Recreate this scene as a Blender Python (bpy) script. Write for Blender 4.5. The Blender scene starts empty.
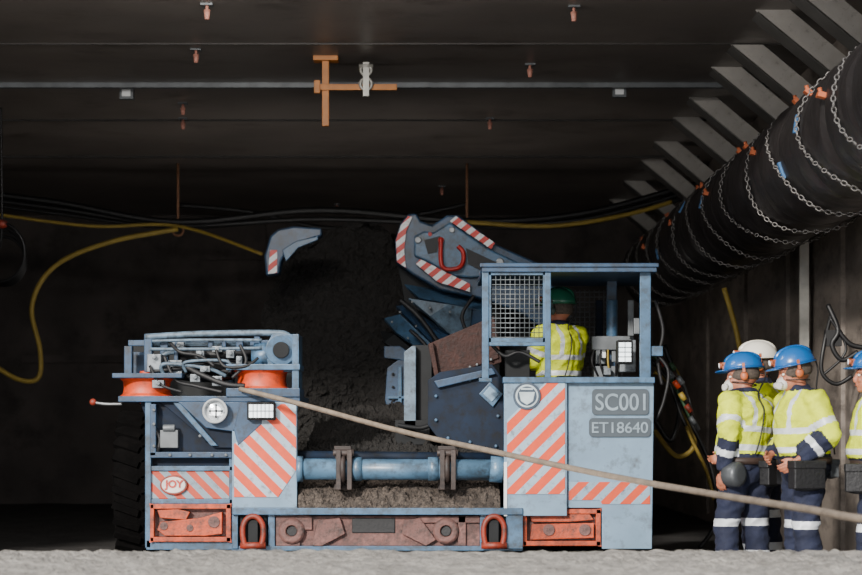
import bpy, bmesh, math, random
from mathutils import Vector, Matrix, noise
random.seed(3)
F=2160.0; CY=-18.0; CZ=1.02; HX=431.0; HY=430.0
FZ=-0.2; CEIL=4.6; WALLX=3.73; BACKY=18.0
def W(px,py,Y):
    d=(Y-CY)/F
    return Vector(((px-HX)*d, Y, CZ+(HY-py)*d))
def lin(h):
    h=h.lstrip('#'); o=[]
    for i in (0,2,4):
        c=int(h[i:i+2],16)/255.0
        o.append(c/12.92 if c<=0.04045 else ((c+0.055)/1.055)**2.4)
    return (o[0],o[1],o[2],1.0)
MATS={}
def mat(name,col,rough=0.6,metal=0.0,var=0.3,scale=5.0,bump=0.0,bscale=40.0,dirt=None,dirtamt=0.3,stretch=(1,1,1),emit=0,spec=None):
    if name in MATS: return MATS[name]
    m=bpy.data.materials.new(name); m.use_nodes=True
    nt=m.node_tree; N=nt.nodes; L=nt.links
    b=N['Principled BSDF']; c=lin(col)
    b.inputs['Roughness'].default_value=rough; b.inputs['Metallic'].default_value=metal
    if spec is not None: b.inputs['Specular IOR Level'].default_value=spec
    tc=N.new('ShaderNodeTexCoord'); mp=N.new('ShaderNodeMapping'); mp.inputs['Scale'].default_value=stretch
    L.new(tc.outputs['Object'],mp.inputs['Vector'])
    nz=N.new('ShaderNodeTexNoise'); nz.inputs['Scale'].default_value=scale; nz.inputs['Detail'].default_value=6
    L.new(mp.outputs['Vector'],nz.inputs['Vector'])
    mx=N.new('ShaderNodeMix'); mx.data_type='RGBA'
    rp=N.new('ShaderNodeValToRGB'); rp.color_ramp.elements[0].position=0.35; rp.color_ramp.elements[1].position=0.68
    L.new(nz.outputs['Fac'],rp.inputs['Fac']); L.new(rp.outputs['Color'],mx.inputs['Factor'])
    mx.inputs['A'].default_value=tuple(x*(1-var) for x in c[:3])+(1,)
    mx.inputs['B'].default_value=tuple(min(1,x*(1+var*0.5)) for x in c[:3])+(1,)
    out=mx.outputs['Result']
    if dirt:
        n2=N.new('ShaderNodeTexNoise'); n2.inputs['Scale'].default_value=scale*2.3; n2.inputs['Detail'].default_value=9; n2.inputs['Roughness'].default_value=0.7
        L.new(mp.outputs['Vector'],n2.inputs['Vector'])
        r2=N.new('ShaderNodeValToRGB'); r2.color_ramp.elements[0].position=0.62-dirtamt*0.4; r2.color_ramp.elements[1].position=0.78-dirtamt*0.2
        L.new(n2.outputs['Fac'],r2.inputs['Fac'])
        m2=N.new('ShaderNodeMix'); m2.data_type='RGBA'
        L.new(r2.outputs['Color'],m2.inputs['Factor']); L.new(out,m2.inputs['A']); m2.inputs['B'].default_value=lin(dirt)
        out=m2.outputs['Result']
    L.new(out,b.inputs['Base Color'])
    if bump:
        n3=N.new('ShaderNodeTexNoise'); n3.inputs['Scale'].default_value=bscale; n3.inputs['Detail'].default_value=5
        L.new(mp.outputs['Vector'],n3.inputs['Vector'])
        bp=N.new('ShaderNodeBump'); bp.inputs['Strength'].default_value=bump; bp.inputs['Distance'].default_value=0.03
        L.new(n3.outputs['Fac'],bp.inputs['Height']); L.new(bp.outputs['Normal'],b.inputs['Normal'])
    if emit:
        b.inputs['Emission Color'].default_value=c; b.inputs['Emission Strength'].default_value=emit
    MATS[name]=m; return m
def stripes(name,ca,cb,period,slope,duty=0.5):
    m=mat(name,ca,0.45,0,0.1,6,dirt='#4a4440',dirtamt=0.24)
    nt=m.node_tree; N=nt.nodes; L=nt.links; b=N['Principled BSDF']
    src=b.inputs['Base Color'].links[0].from_socket
    tc=N.new('ShaderNodeTexCoord'); sp=N.new('ShaderNodeSeparateXYZ'); L.new(tc.outputs['Object'],sp.inputs[0])
    a=N.new('ShaderNodeMath'); a.operation='MULTIPLY'; L.new(sp.outputs['X'],a.inputs[0]); a.inputs[1].default_value=slope
    s=N.new('ShaderNodeMath'); s.operation='ADD'; L.new(a.outputs[0],s.inputs[0]); L.new(sp.outputs['Z'],s.inputs[1])
    d=N.new('ShaderNodeMath'); d.operation='DIVIDE'; L.new(s.outputs[0],d.inputs[0]); d.inputs[1].default_value=period
    f=N.new('ShaderNodeMath'); f.operation='FRACT'; L.new(d.outputs[0],f.inputs[0])
    g=N.new('ShaderNodeMath'); g.operation='GREATER_THAN'; L.new(f.outputs[0],g.inputs[0]); g.inputs[1].default_value=duty
    mx=N.new('ShaderNodeMix'); mx.data_type='RGBA'; L.new(g.outputs[0],mx.inputs['Factor']); L.new(src,mx.inputs['A'])
    c=lin(cb); n2=N.new('ShaderNodeTexNoise'); n2.inputs['Scale'].default_value=14; n2.inputs['Detail'].default_value=6
    L.new(tc.outputs['Object'],n2.inputs['Vector'])
    m3=N.new('ShaderNodeMix'); m3.data_type='RGBA'; L.new(n2.outputs['Fac'],m3.inputs['Factor'])
    m3.inputs['A'].default_value=tuple(x*0.65 for x in c[:3])+(1,); m3.inputs['B'].default_value=c
    L.new(m3.outputs['Result'],mx.inputs['B']); L.new(mx.outputs['Result'],b.inputs['Base Color'])
    return m
# ---------- materials
LB=mat('paint_light_blue','#6d879d',0.45,0,0.18,3,dirt='#484c50',dirtamt=0.26)
SB=mat('paint_steel_blue','#3f5e7a',0.4,0,0.32,5,dirt='#2d2e2c',dirtamt=0.4)
MBL=mat('paint_mid_blue','#26415d',0.42,0,0.35,5,dirt='#1d1d1d',dirtamt=0.4)
DB=mat('paint_dark_blue','#0c1a2c',0.7,0,0.35,5,dirt='#0f0f10',dirtamt=0.35,spec=.25)
DUSTB=mat('dusty_grey_blue','#586c7d',0.55,0,0.35,6,dirt='#2c2d2e',dirtamt=0.42)
ORG=mat('paint_orange_red','#8f2f1a',0.55,0,0.3,7,dirt='#33221c',dirtamt=0.5)
ORS=mat('spool_orange','#c8431a',0.5,0,0.2,7,dirt='#6a3a2a',dirtamt=0.25)
RUST=mat('rusty_brown_steel','#74504a',0.75,0.0,0.4,6,bump=0.3,dirt='#352c2a',dirtamt=0.55)
RUSTP=mat('rusty_plate','#301a15',0.7,0.0,0.35,8,bump=0.3,dirt='#19110f',dirtamt=0.35,spec=.3)
ORBX=mat('faded_orange_box','#bd481f',0.6,0,0.4,6,bump=.15,dirt='#432b22',dirtamt=0.5)
BLK=mat('black_rubber','#0e0e11',0.6,0,0.3,8,bump=0.1)
TIRE=mat('tyre_rubber','#060505',0.95,0,0.4,8,bump=0.2,dirt='#0d0b0a',dirtamt=0.3,spec=.1)
STEEL=mat('bare_steel','#8b8d8e',0.35,0.8,0.3,10)
GREY=mat('grey_metal','#5f6366',0.5,0.3,0.25,8)
DARKM=mat('dark_metal','#131517',0.65,0.1,0.3,8,spec=.3)
COAL=mat('coal','#13110f',0.75,0,0.5,40,bump=1.0,bscale=70,dirt='#352d27',dirtamt=0.28)
DEBRIS=mat('coal_debris','#564c44',0.9,0,0.5,22,bump=1.0,bscale=50,dirt='#211d1b',dirtamt=0.5)
WHITE=mat('white_paint','#d8dadb',0.5,0,0.08,6)
GLASS=mat('lamp_glass','#e6ebee',0.15,0,0.05,6,emit=0.5)
SIGN=mat('sign_grey','#39434b',0.55,0,0.12,6)
S_L=stripes('hazard_stripes_falling','#98a8b4','#da4310',0.185,1.0,0.46)
S_R=stripes('hazard_stripes_rising','#8fa3b2','#da4310',0.185,-1.0,0.46)
S_LL=stripes('hazard_stripes_falling_dense','#75858f','#b93a14',0.15,1.0,0.5)
S_RR=stripes('hazard_stripes_rising_dense','#7d94a5','#cf4213',0.175,-1.0,0.48)
S_F=stripes('red_white_chevrons','#cfd0d1','#c42412',0.13,-0.8,0.5)
YCAB=mat('yellow_cable','#8f792d',0.6,0,0.2,8)
BCAB=mat('black_cable','#0e0e10',0.5,0,0.2,8)
TCAB=mat('tan_cable','#786b5d',0.7,0,0.25,12,bump=0.3)
# ---------- builder
WL={}
class B:
    def __init__(s): s.bm=bmesh.new(); s.hard=True
    def _f(s,vs,mi,sm=False):
        try:
            f=s.bm.faces.new(vs); f.material_index=mi; f.smooth=sm; return f
        except ValueError: return None
    def box(s,c,sz,mi=0,R=None):
        c=Vector(c); h=Vector(sz)*0.5; v=[]
        for z in (-1,1):
            for y in (-1,1):
                for x in (-1,1):
                    p=Vector((x*h.x,y*h.y,z*h.z))
                    if R: p=R@p
                    v.append(s.bm.verts.new(c+p))
        for q in ((0,2,3,1),(4,5,7,6),(0,1,5,4),(2,6,7,3),(0,4,6,2),(1,3,7,5)): s._f([v[i] for i in q],mi)
        return s
    def bp(s,x0,y0,x1,y1,Y0,Y1,mi=0):
        a=W(x0,y0,Y0); b=W(x1,y1,Y0)
        return s.box(((a.x+b.x)/2,(Y0+Y1)/2,(a.z+b.z)/2),(abs(b.x-a.x),abs(Y1-Y0),abs(a.z-b.z)),mi)
    def poly(s,pts,Y0,Y1,mi=0):
        f=[W(p[0],p[1],Y0) for p in pts]
        return s.prism(f,Vector((0,Y1-Y0,0)),mi)
    def rrect(s,x0,y0,x1,y1,r,Y0,Y1,mi=0):
        pts=[]
        for (cx,cy,a0) in ((x1-r,y0+r,-90),(x1-r,y1-r,0),(x0+r,y1-r,90),(x0+r,y0+r,180)):
            for k in range(5):
                a=math.radians(a0+k*22.5); pts.append((cx+r*math.cos(a),cy+r*math.sin(a)))
        return s.poly(pts,Y0,Y1,mi)
    def prism(s,f,ext,mi=0):
        a=[s.bm.verts.new(p) for p in f]; b=[s.bm.verts.new(p+ext) for p in f]; n=len(f)
        s._f(a,mi); s._f(list(reversed(b)),mi)
        for i in range(n): s._f([a[i],b[i],b[(i+1)%n],a[(i+1)%n]],mi)
        return s
    def cyl(s,a,b,r0,r1=None,n=20,mi=0,sm=True):
        a=Vector(a); b=Vector(b); r1=r0 if r1 is None else r1
        d=(b-a).normalized(); u=d.orthogonal().normalized(); w=d.cross(u)
        A=[];C=[]
        for i in range(n):
            t=2*math.pi*i/n; o=u*math.cos(t)+w*math.sin(t)
            A.append(s.bm.verts.new(a+o*r0)); C.append(s.bm.verts.new(b+o*r1))
        for i in range(n): s._f([A[i],A[(i+1)%n],C[(i+1)%n],C[i]],mi,sm)
        s._f(list(reversed(A)),mi); s._f(C,mi); return s
    def lathe(s,o,axis,prof,n=32,mi=0,sm=True,mf=None):
        o=Vector(o); d=Vector(axis).normalized(); u=d.orthogonal().normalized(); w=d.cross(u); rings=[]
        for (t,r) in prof:
            rings.append([s.bm.verts.new(o+d*t+(u*math.cos(2*math.pi*i/n)+w*math.sin(2*math.pi*i/n))*r) for i in range(n)])
        for k in range(len(rings)-1):
            for i in range(n): s._f([rings[k][i],rings[k][(i+1)%n],rings[k+1][(i+1)%n],rings[k+1][i]],(mf(k) if mf else mi),sm)
        s._f(list(reversed(rings[0])),mi); s._f(rings[-1],mi); return s
    def torus(s,c,axis,R,r,n=28,m=8,mi=0,a0=0,a1=2*math.pi,sx=1.0,uvec=None):
        c=Vector(c); d=Vector(axis).normalized()
        u=(uvec.normalized() if uvec else d.orthogonal().normalized()); w=d.cross(u)
        full=abs(a1-a0-2*math.pi)<1e-4; cnt=n if full else n+1; rings=[]
        for i in range(cnt):
            t=a0+(a1-a0)*i/n; o=u*math.cos(t)*sx+w*math.sin(t); q=(u*math.cos(t)+w*math.sin(t))
            rings.append([s.bm.verts.new(c+o*R+(q*math.cos(2*math.pi*j/m)+d*math.sin(2*math.pi*j/m))*r) for j in range(m)])
        for i in range(n):
            p=rings[i]; q2=rings[(i+1)%cnt]
            for j in range(m): s._f([p[j],q2[j],q2[(j+1)%m],p[(j+1)%m]],mi,True)
        if not full: s._f(rings[0],mi); s._f(list(reversed(rings[-1])),mi)
        return s
    def tube(s,pts,r,m=10,mi=0,res=8,closed=False):
        P=[Vector(p) for p in pts]; Q=[]
        n=len(P)
        if n==2: Q=[P[0],P[1]]
        else:
            for i in range(n-1):
                p0=P[max(i-1,0)];p1=P[i];p2=P[i+1];p3=P[min(i+2,n-1)]
                for k in range(res):
                    t=k/res
                    Q.append(0.5*((2*p1)+(p2-p0)*t+(2*p0-5*p1+4*p2-p3)*t*t+(3*p1-p0-3*p2+p3)*t**3))
            Q.append(P[-1])
        rings=[]; u=None
        for i,q in enumerate(Q):
            d=(Q[min(i+1,len(Q)-1)]-Q[max(i-1,0)]).normalized()
            if u is None: u=d.orthogonal().normalized()
            else:
                u=(u-d*u.dot(d)); u=u.normalized() if u.length>1e-6 else d.orthogonal().normalized()
            w=d.cross(u)
            rings.append([s.bm.verts.new(q+(u*math.cos(2*math.pi*j/m)+w*math.sin(2*math.pi*j/m))*r) for j in range(m)])
        for i in range(len(rings)-1):
            for j in range(m): s._f([rings[i][j],rings[i][(j+1)%m],rings[i+1][(j+1)%m],rings[i+1][j]],mi,True)
        s._f(list(reversed(rings[0])),mi); s._f(rings[-1],mi); return s
    def ell(s,c,r,mi=0,R=None,n=16,m=10,zmin=-1.0):
        c=Vector(c); rings=[]
        for k in range(m+1):
            ph=math.pi*k/m; z=math.cos(ph)
            if z<zmin: z=zmin
            rr=math.sin(ph) if math.cos(ph)>=zmin else math.sqrt(max(0,1-zmin*zmin))*(1-((k-m*math.acos(zmin)/math.pi)/(m-m*math.acos(zmin)/math.pi+1e-6)))
            ring=[]
            for i in range(n):
                t=2*math.pi*i/n; p=Vector((math.cos(t)*rr*r[0],math.sin(t)*rr*r[1],z*r[2]))
                if R: p=R@p
                ring.append(s.bm.verts.new(c+p))
            rings.append(ring)
        for k in range(m):
            for i in range(n): s._f([rings[k][i],rings[k+1][i],rings[k+1][(i+1)%n],rings[k][(i+1)%n]],mi,True)
        return s
    def loft(s,rings,n=20,mi=0):
        RR=[]
        for (z,rx,ry,xo,yo) in rings:
            RR.append([s.bm.verts.new((xo+math.cos(2*math.pi*i/n)*rx,yo+math.sin(2*math.pi*i/n)*ry,z)) for i in range(n)])
        for k in range(len(RR)-1):
            for i in range(n): s._f([RR[k][i],RR[k][(i+1)%n],RR[k+1][(i+1)%n],RR[k+1][i]],mi,True)
        s._f(list(reversed(RR[0])),mi); s._f(RR[-1],mi); return s
    def xf(s,M):
        bmesh.ops.transform(s.bm,matrix=M,verts=s.bm.verts); return s
    def mesh(s):
        bmesh.ops.remove_doubles(s.bm,verts=s.bm.verts,dist=1e-5)
        bmesh.ops.recalc_face_normals(s.bm,faces=s.bm.faces)
        me=bpy.data.meshes.new('m'); s.bm.to_mesh(me); s.bm.free(); return me
    def make(s,name,mats,parent=None,label=None,cat=None,group=None,bevel=0,kind=None,structure=False):
        return finish(s.mesh(),name,mats,parent,label,cat,group,bevel,kind)
def finish(me,name,mats,parent=None,label=None,cat=None,group=None,bevel=0,kind=None,origin=None):
    me.name=name
    if origin is None:
        xs=[v.co for v in me.vertices]
        mn=Vector([min(v[i] for v in xs) for i in range(3)]); mx=Vector([max(v[i] for v in xs) for i in range(3)])
        origin=(mn+mx)/2
        if parent is None and not kind=='structure': origin.z=mn.z
    me.transform(Matrix.Translation(-origin))
    if not isinstance(mats,(list,tuple)): mats=[mats]
    for m in mats: me.materials.append(m)
    o=bpy.data.objects.new(name,me); bpy.context.collection.objects.link(o)
    WL[o.name]=origin.copy()
    if parent is not None:
        o.parent=parent; o.location=origin-WL[parent.name]
    else: o.location=origin
    if label: o['label']=label
    if cat: o['category']=cat
    if group: o['group']=group
    if kind: o['kind']=kind
    if bevel:
        b=o.modifiers.new('bevel','BEVEL'); b.width=bevel; b.segments=2; b.limit_method='ANGLE'; b.angle_limit=math.radians(40)
    return o
def thing(name,label,cat,loc,group=None):
    o=bpy.data.objects.new(name,None); o.empty_display_size=0.2; bpy.context.collection.objects.link(o)
    o.location=Vector(loc); WL[o.name]=Vector(loc); o['label']=label; o['category']=cat
    if group: o['group']=group
    return o
def text(body,px,py,wpx,hpx,Y,m,name,parent,label=None,off=0.012):
    cu=bpy.data.curves.new('t','FONT'); cu.body=body; cu.align_x='CENTER'; cu.align_y='CENTER'; cu.extrude=0.003; cu.offset=off
    o=bpy.data.objects.new('t',cu); bpy.context.collection.objects.link(o); bpy.context.view_layer.update()
    me=bpy.data.meshes.new_from_object(o.evaluated_get(bpy.context.evaluated_depsgraph_get()))
    bpy.data.objects.remove(o)
    xs=[v.co.x for v in me.vertices]; ys=[v.co.y for v in me.vertices]; k=(Y-CY)/F
    sx=wpx*k/(max(xs)-min(xs)); sy=hpx*k/(max(ys)-min(ys)); cx=(max(xs)+min(xs))/2; cy=(max(ys)+min(ys))/2
    c=W(px,py,Y)
    for v in me.vertices:
        v.co=Vector((c.x+(v.co.x-cx)*sx, Y-0.002-v.co.z, c.z+(v.co.y-cy)*sy))
    return finish(me,name,m,parent,label)

# =============== SETTING
M_CEIL=mat('ceiling_steel','#6e6762',0.42,0.0,0.22,0.7,bump=0.1,bscale=3,dirt='#4d4742',dirtamt=0.22)
M_SEAM=mat('ceiling_seam','#2a2725',0.6)
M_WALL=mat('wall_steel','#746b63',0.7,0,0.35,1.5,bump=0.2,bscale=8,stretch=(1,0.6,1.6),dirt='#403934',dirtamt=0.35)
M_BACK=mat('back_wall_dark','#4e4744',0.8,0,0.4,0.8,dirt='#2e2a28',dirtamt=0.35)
M_FLOOR=mat('coal_floor','#33302e',0.9,0,0.5,3,bump=1,bscale=12,dirt='#1c1918',dirtamt=0.4)
M_GRAV=mat('pale_gravel','#9a948b',0.95,0,0.35,9,bump=1,bscale=30,dirt='#544d46',dirtamt=0.32)
B().box((-2,7.25,CEIL+0.3),(12.2,22.5,0.6)).make('ceiling',M_CEIL,kind='structure')
B().box((WALLX+0.2,7.25,1.9),(0.4,22.5,5.4)).make('wall_right',M_WALL,kind='structure')
B().box((-8.0,7.25,1.9),(0.4,22.5,5.4)).make('wall_left',M_WALL,kind='structure')
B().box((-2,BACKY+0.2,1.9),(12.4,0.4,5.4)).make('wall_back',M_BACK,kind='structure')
def ground(name,x0,x1,y0,y1,nx,ny,zf,m,thick=0.4):
    bm=bmesh.new(); g=[]
    for j in range(ny+1):
        for i in range(nx+1):
            x=x0+(x1-x0)*i/nx; y=y0+(y1-y0)*j/ny
            g.append(bm.verts.new((x,y,zf(x,y))))
    for j in range(ny):
        for i in range(nx):
            f=bm.faces.new([g[j*(nx+1)+i],g[j*(nx+1)+i+1],g[(j+1)*(nx+1)+i+1],g[(j+1)*(nx+1)+i]]); f.smooth=True
    me=bpy.data.meshes.new(name); bm.to_mesh(me); bm.free()
    return finish(me,name,m,kind='structure',origin=Vector(((x0+x1)/2,(y0+y1)/2,0)))
ground('floor',-8,WALLX+0.3,-4.8,BACKY+0.2,60,110,lambda x,y:FZ+0.02*noise.noise(Vector((x*1.5,y*1.5,0)))-0.01,M_FLOOR)
def zg(x,y):
    t=min(1,max(0,(-4.2-y)/0.8)); t=t*t*(3-2*t)
    return FZ-0.1+t*(0.59+0.012*noise.noise(Vector((x*0.8,y*0.8,3)))+0.022*noise.noise(Vector((x*9,y*9,1)))+0.022*noise.noise(Vector((x*22,y*22,5))))
ground('ground',-9,9,-14,-4.0,400,220,zg,M_GRAV)
ground('ground',-30,30,-45,-13.9,20,20,lambda x,y:0.38,M_GRAV)
i=0
for D,h,mm,wd in ((20.0,0.012,M_SEAM,.02),(22.3,0.05,GREY,.10),(24.9,0.02,M_SEAM,.03),(28.2,0.03,M_SEAM,.04)):
    i+=1
    B().box((-2.1,D-18,CEIL-h/2),(11.2,wd,h)).make('trim_%d'%i,mm,kind='structure')
M_GUS=mat('gusset_steel','#938f8a',0.5,0.0,0.18,4,dirt='#54504d',dirtamt=.18)
M_GUS2=mat('gusset_flange','#4a4845',0.6,0.0,0.2,4)
for D in (15.6,17.1,18.4,20.0,21.3,23.2,24.7,26.8,28.6,31,33.5):
    y=D-18; b=B()
    X0=2.76
    b.prism([Vector((X0,y,CEIL)),Vector((WALLX,y,3.80)),Vector((WALLX,y,4.04)),Vector((X0+.3,y,CEIL))],Vector((0,0.02,0)))
    d=Vector((WALLX-X0,0,3.80-CEIL)); L=d.length; ang=math.atan2(-d.z,d.x)
    b.box(((WALLX+X0)/2,y+0.16,(3.80+CEIL)/2),(L-0.06,0.32,0.015),1,Matrix.Rotation(ang,3,'Y'))
    b.make('gusset_bracket',[M_GUS,M_GUS2],label='slanted grey steel strut plate joining ceiling to wall',cat='bracket',group='strut plates along the ceiling edge')
p=B().bp(800,238,809,352,3.0,3.06)
p.make('wall_pole',mat('white_pole','#c9c6bd',0.6),label='white vertical conduit pole fixed to the tunnel wall',cat='pole')
for yy in (-1.0,1.5,4.5,7.5,11):
    i+=1
    B().box((WALLX-.02,yy,2.0),(.04,.1,4.2)).make('trim_%d'%i,M_WALL,kind='structure')
i+=1; B().box((-3.4,BACKY-.05,2.2),(6.8,.1,.12)).make('trim_%d'%i,M_BACK,kind='structure')
i+=1; B().box((-3.3,BACKY-.05,4.2),(1.1,.1,.7)).make('trim_%d'%i,M_BACK,kind='structure')
# ---- ceiling anchors
def anchor(px,py):
    D=(CEIL-CZ)*F/(430-(py-4)); Y=D-18; x=(px-HX)*D/F
    b=B().box((x,Y,CEIL-0.008),(0.10,0.10,0.016)).cyl((x,Y,CEIL-0.01),(x,Y,CEIL-0.1),0.014,n=8,mi=1).cyl((x,Y,CEIL-0.05),(x,Y,CEIL-0.13),0.03,0.02,n=8,mi=1)
    b.make('ceiling_bolt',[GREY,mat('pink_cap','#b0796a',0.6)],label='pink-capped rock bolt under a steel plate on the ceiling',cat='bolt',group='ceiling bolts')
for q in ((196,53),(183,107),(183,122),(490,122),(530,68),(442,190),(207,8),(574,10),(337,208)): anchor(*q)
for q in ((127,94),(619,92)):
    D=(CEIL-CZ)*F/(430-(q[1]-6)); Y=D-18; x=(q[0]-HX)*D/F
    B().box((x,Y,CEIL-0.06),(0.14,0.1,0.12)).box((x,Y-0.055,CEIL-0.06),(0.09,0.02,0.07),1).make('ceiling_light',[GREY,WHITE],label='small grey box lamp fixed to the ceiling',cat='lamp',group='ceiling box lamps')
# ---- lifting bracket
YB=2.7
t=thing('lifting_bracket','orange steel cross-shaped lifting bracket hanging from the ceiling','bracket',W(325,56,YB))
AMB=mat('amber_paint','#a8651a',0.5,0,0.2,8)
top=W(325,52,YB)
B().bp(322,56,329,126,YB,YB+.06).bp(313,55,338,60,YB-.06,YB+.12).box((top.x,YB+.03,(CEIL+W(0,60,YB).z)/2),(.05,.05,CEIL-W(0,60,YB).z+.02)).make('upright',AMB,t,bevel=.004)
B().bp(317,84,397,90,YB-.03,YB-0.0).bp(314,80,320,93,YB-.05,YB+.0).make('crossbar',AMB,t,bevel=.004)
b=B().torus(W(366,84,YB-.06),(0,1,0),0.055,0.016,mi=0).torus(W(366,70,YB-.06),(0,1,0),0.05,0.016).cyl(W(359,66,YB-.06),W(373,66,YB-.06),.02).bp(363,62,369,96,YB-.075,YB-.045)
b.make('shackle',mat('galvanised','#8f8d87',.4,.3),t,label='galvanised steel shackle')
# ---- ceiling hangers
for (px,y0,y1,Y) in ((178,152,226,11),(467,154,226,11),(178,175,226,12.0)):
    top=W(px,y0,Y); top.z=CEIL
    bt=W(px,y1,Y)
    B().cyl(top,bt,.018,n=8).torus(bt+Vector((0,0,-.06)),(0,1,0),.07,.015,mi=0).make('cable_hanger',mat('hanger_rust','#8a6248',.7),label='thin rusty rod hanger holding cables under the ceiling',cat='hanger',group='cable hangers')
# ---- cables
def cable(pts,r,m,label,group=None,name='cable'):
    return B().tube(pts,r).make(name,m,label=label,cat='cable',group=group)
for k,o in enumerate(((0,0),(3,6),(-2,11))):
    cable([W(-40,190+o[1],11+k*.1),W(60,203+o[1],11+k*.1),W(178,222+o[1]*.5,11+k*.1),W(320,210+o[1]+o[0],11+k*.1),W(467,221+o[1]*.5,11+k*.1),W(580,214+o[1],11+k*.1),W(690,186+o[1],11+k*.1),W(720,182+o[1],11+k*.1)],.045-.01*k,BCAB,'black power cable sagging between ceiling hangers','sagging black cables')
cable([W(178,205,12),W(250,212,12),W(330,228,12),W(410,216,12),W(467,204,12)],.03,BCAB,'thin black cable drooping between two hangers')
cable([W(-20,212,10.6),W(90,226,10.6),W(178,226,10.6),W(262,254,10.2)],.022,YCAB,'yellow hose running below the ceiling')
cable([W(467,222,10.6),W(550,226,10.6),W(620,216,10.6),W(672,202,10.6)],.03,YCAB,'yellow hose sagging from hanger to duct')
cable([W(178,229,10.3),W(110,242,10.2),W(55,266,10.2),W(32,305,10.2),W(40,350,10.2),W(38,378,10.2),W(15,378,10.2),W(-25,352,10.2)],.033,YCAB,'yellow hose hanging in a long loose loop')
t=thing('hose_coil','black coiled hose hanging beside the tunnel wall','hose',W(4,300,6))
for k in range(4):
    B().torus(W(-2+k*2,252+3*k,6+.06*k),(0.3,1,0.1),.33-.02*k,.02,n=32).make('hose_loop',BCAB,t)
B().tube([W(0,60,6),W(2,222,6),W(-2,250,6.1)],.014).ell(W(2,224,5.95),(.07,.05,.05),1).make('hose_end',[BCAB,ORG],t)
# ---- ventilation duct
DX,DZ,DR=3.13,3.16,0.465
t=thing('ventilation_duct','large black flexible ventilation duct slung along the wall with chains','duct',(DX,5,DZ-.5))
prof=[];y=-6.2;k=0
while y<12.0:
    ph=(y+6.2)/0.95; f=ph-math.floor(ph)
    r=DR+0.032*(1-abs(2*f-1)**3)+0.006*noise.noise(Vector((y*6,1,0)))
    if f<0.04 or f>.96: r=DR-0.02
    prof.append((y,r)); y+=0.04
b=B().lathe((DX,0,DZ),(0,1,0),prof,n=48)
for v in b.bm.verts:
    q=noise.noise(Vector((v.co.x*4,v.co.y*3,v.co.z*4))); q2=noise.noise(Vector((v.co.x*3,v.co.y*14,v.co.z*3)))
    d=Vector((v.co.x-DX,0,v.co.z-DZ)); v.co+=d*(q*0.05+q2*.02)
    v.co.z+=.05*max(0,(v.co.y)/12)
b.make('duct_tube',mat('duct_fabric','#1f1c1c',0.42,0,0.3,6,bump=.2,bscale=14),t)
CHM=mat('chain_steel','#6f6c6a',0.5,0.3,0.2,8)
for k in range(13):
    yc=-5.5+k*1.36; b=B(); rr=DR+.045; nl=84; cyc=(k*1.7)
    for i_ in range(nl):
        tt=i_/nl*2*math.pi
        def PP(a):
            yy=yc+(.62 if k%2 else .35)*math.sin(a-0.3)+.14*math.cos(3*a+cyc)
            return Vector((DX+rr*math.cos(a),yy,DZ+rr*math.sin(a)-.02+.05*max(0,yy/12)))
        p=PP(tt); d=(PP(tt+.02)-PP(tt-.02)).normalized(); nn=(p-Vector((DX,p.y,DZ))).normalized(); nn=(nn-d*nn.dot(d)).normalized()
        b.torus(p,nn if i_%2==0 else nn.cross(d),.0155,.0052,n=8,m=4,uvec=d,sx=1.6)
    b.make('chain',CHM,t)
for k in range(17):
    yc=-5.4+k*1.02; a=math.radians((142,128,165)[k%3])
    c=Vector((DX+math.cos(a)*(DR+.035),yc,DZ+math.sin(a)*(DR+.035)))
    B().box(c,(.035,.09,.06),0,Matrix.Rotation(-(a-math.pi/2),3,'Y')).cyl(c,c+Vector((-.015,.0,.05)),.015,n=8).make('duct_clip',mat('orange_clip','#a8552f',.6),t,label='orange plastic clip')
for (yy,aa) in ((-1.6,200),(-2.4,172),(3.1,170),(5.2,150),(7.2,190)):
    a=math.radians(aa); c=Vector((DX+math.cos(a)*(DR+.035),yy,DZ+math.sin(a)*(DR+.035)))
    B().box(c,(.02,.06,.13),0,Matrix.Rotation(-a,3,'Y')).make('duct_tag',mat('blue_tag','#35608c',.6),t,label='small blue tape tag')

# =============== SHUTTLE CAR
sc=thing('shuttle_car','blue low-profile coal shuttle car with orange hazard stripes','mining vehicle',(-0.6,1.6,FZ))
def P(b,name,mats,parent=sc,label=None,bevel=.006): return b.make(name,mats,parent,label,bevel=bevel)
def tyre(cx,cy):
    r=.69
    b=B()
    b.lathe((cx-.24,cy,FZ+.7),(1,0,0),[(0,.36),(0.0,.58),(.03,.65),(.07,r-.02),(.41,r-.02),(.45,.65),(.48,.58),(.48,.36)],n=48)
    for i in range(30):
        a=2*math.pi*i/30
        for sgn in (-1,1):
            R=Matrix.Rotation(a+sgn*.06,3,'X'); c=Vector((cx+sgn*.12,cy,FZ+.7))+R@Vector((0,0,r-.02))
            b.box(c,(.24,.06,.06),0,R@Matrix.Rotation(sgn*.35,3,'Z'))
    return b
for (cx,cy) in ((-2.56,1.6),(1.35,1.6)):
    w=P(tyre(cx,cy),'wheel',TIRE,bevel=0)
    B().lathe((cx-.22,cy,FZ+.7),(1,0,0),[(0,.1),(.02,.34),(.1,.36),(.3,.36),(.42,.3),(.44,.1)],n=24).make('wheel_rim',MBL,w)
P(B().poly([(235,462),(500,462),(500,520),(235,520)],.35,3.1),'chassis',DB)
P(B().bp(150,455,235,548,.12,2.4),'chassis_side',DB)
P(B().bp(235,512,270,548,.14,1.5),'chassis_foot',DB); P(B().bp(480,512,523,548,.14,1.5),'chassis_foot',DB)
P(B().bp(145,402,151,548,.02,.5).bp(146,540,236,550,.02,1.5).bp(151,466,235,471,.03,.3).bp(151,499,235,504,.03,.3).bp(229,455,236,548,.03,.4),'side_frame',SB)
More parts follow.
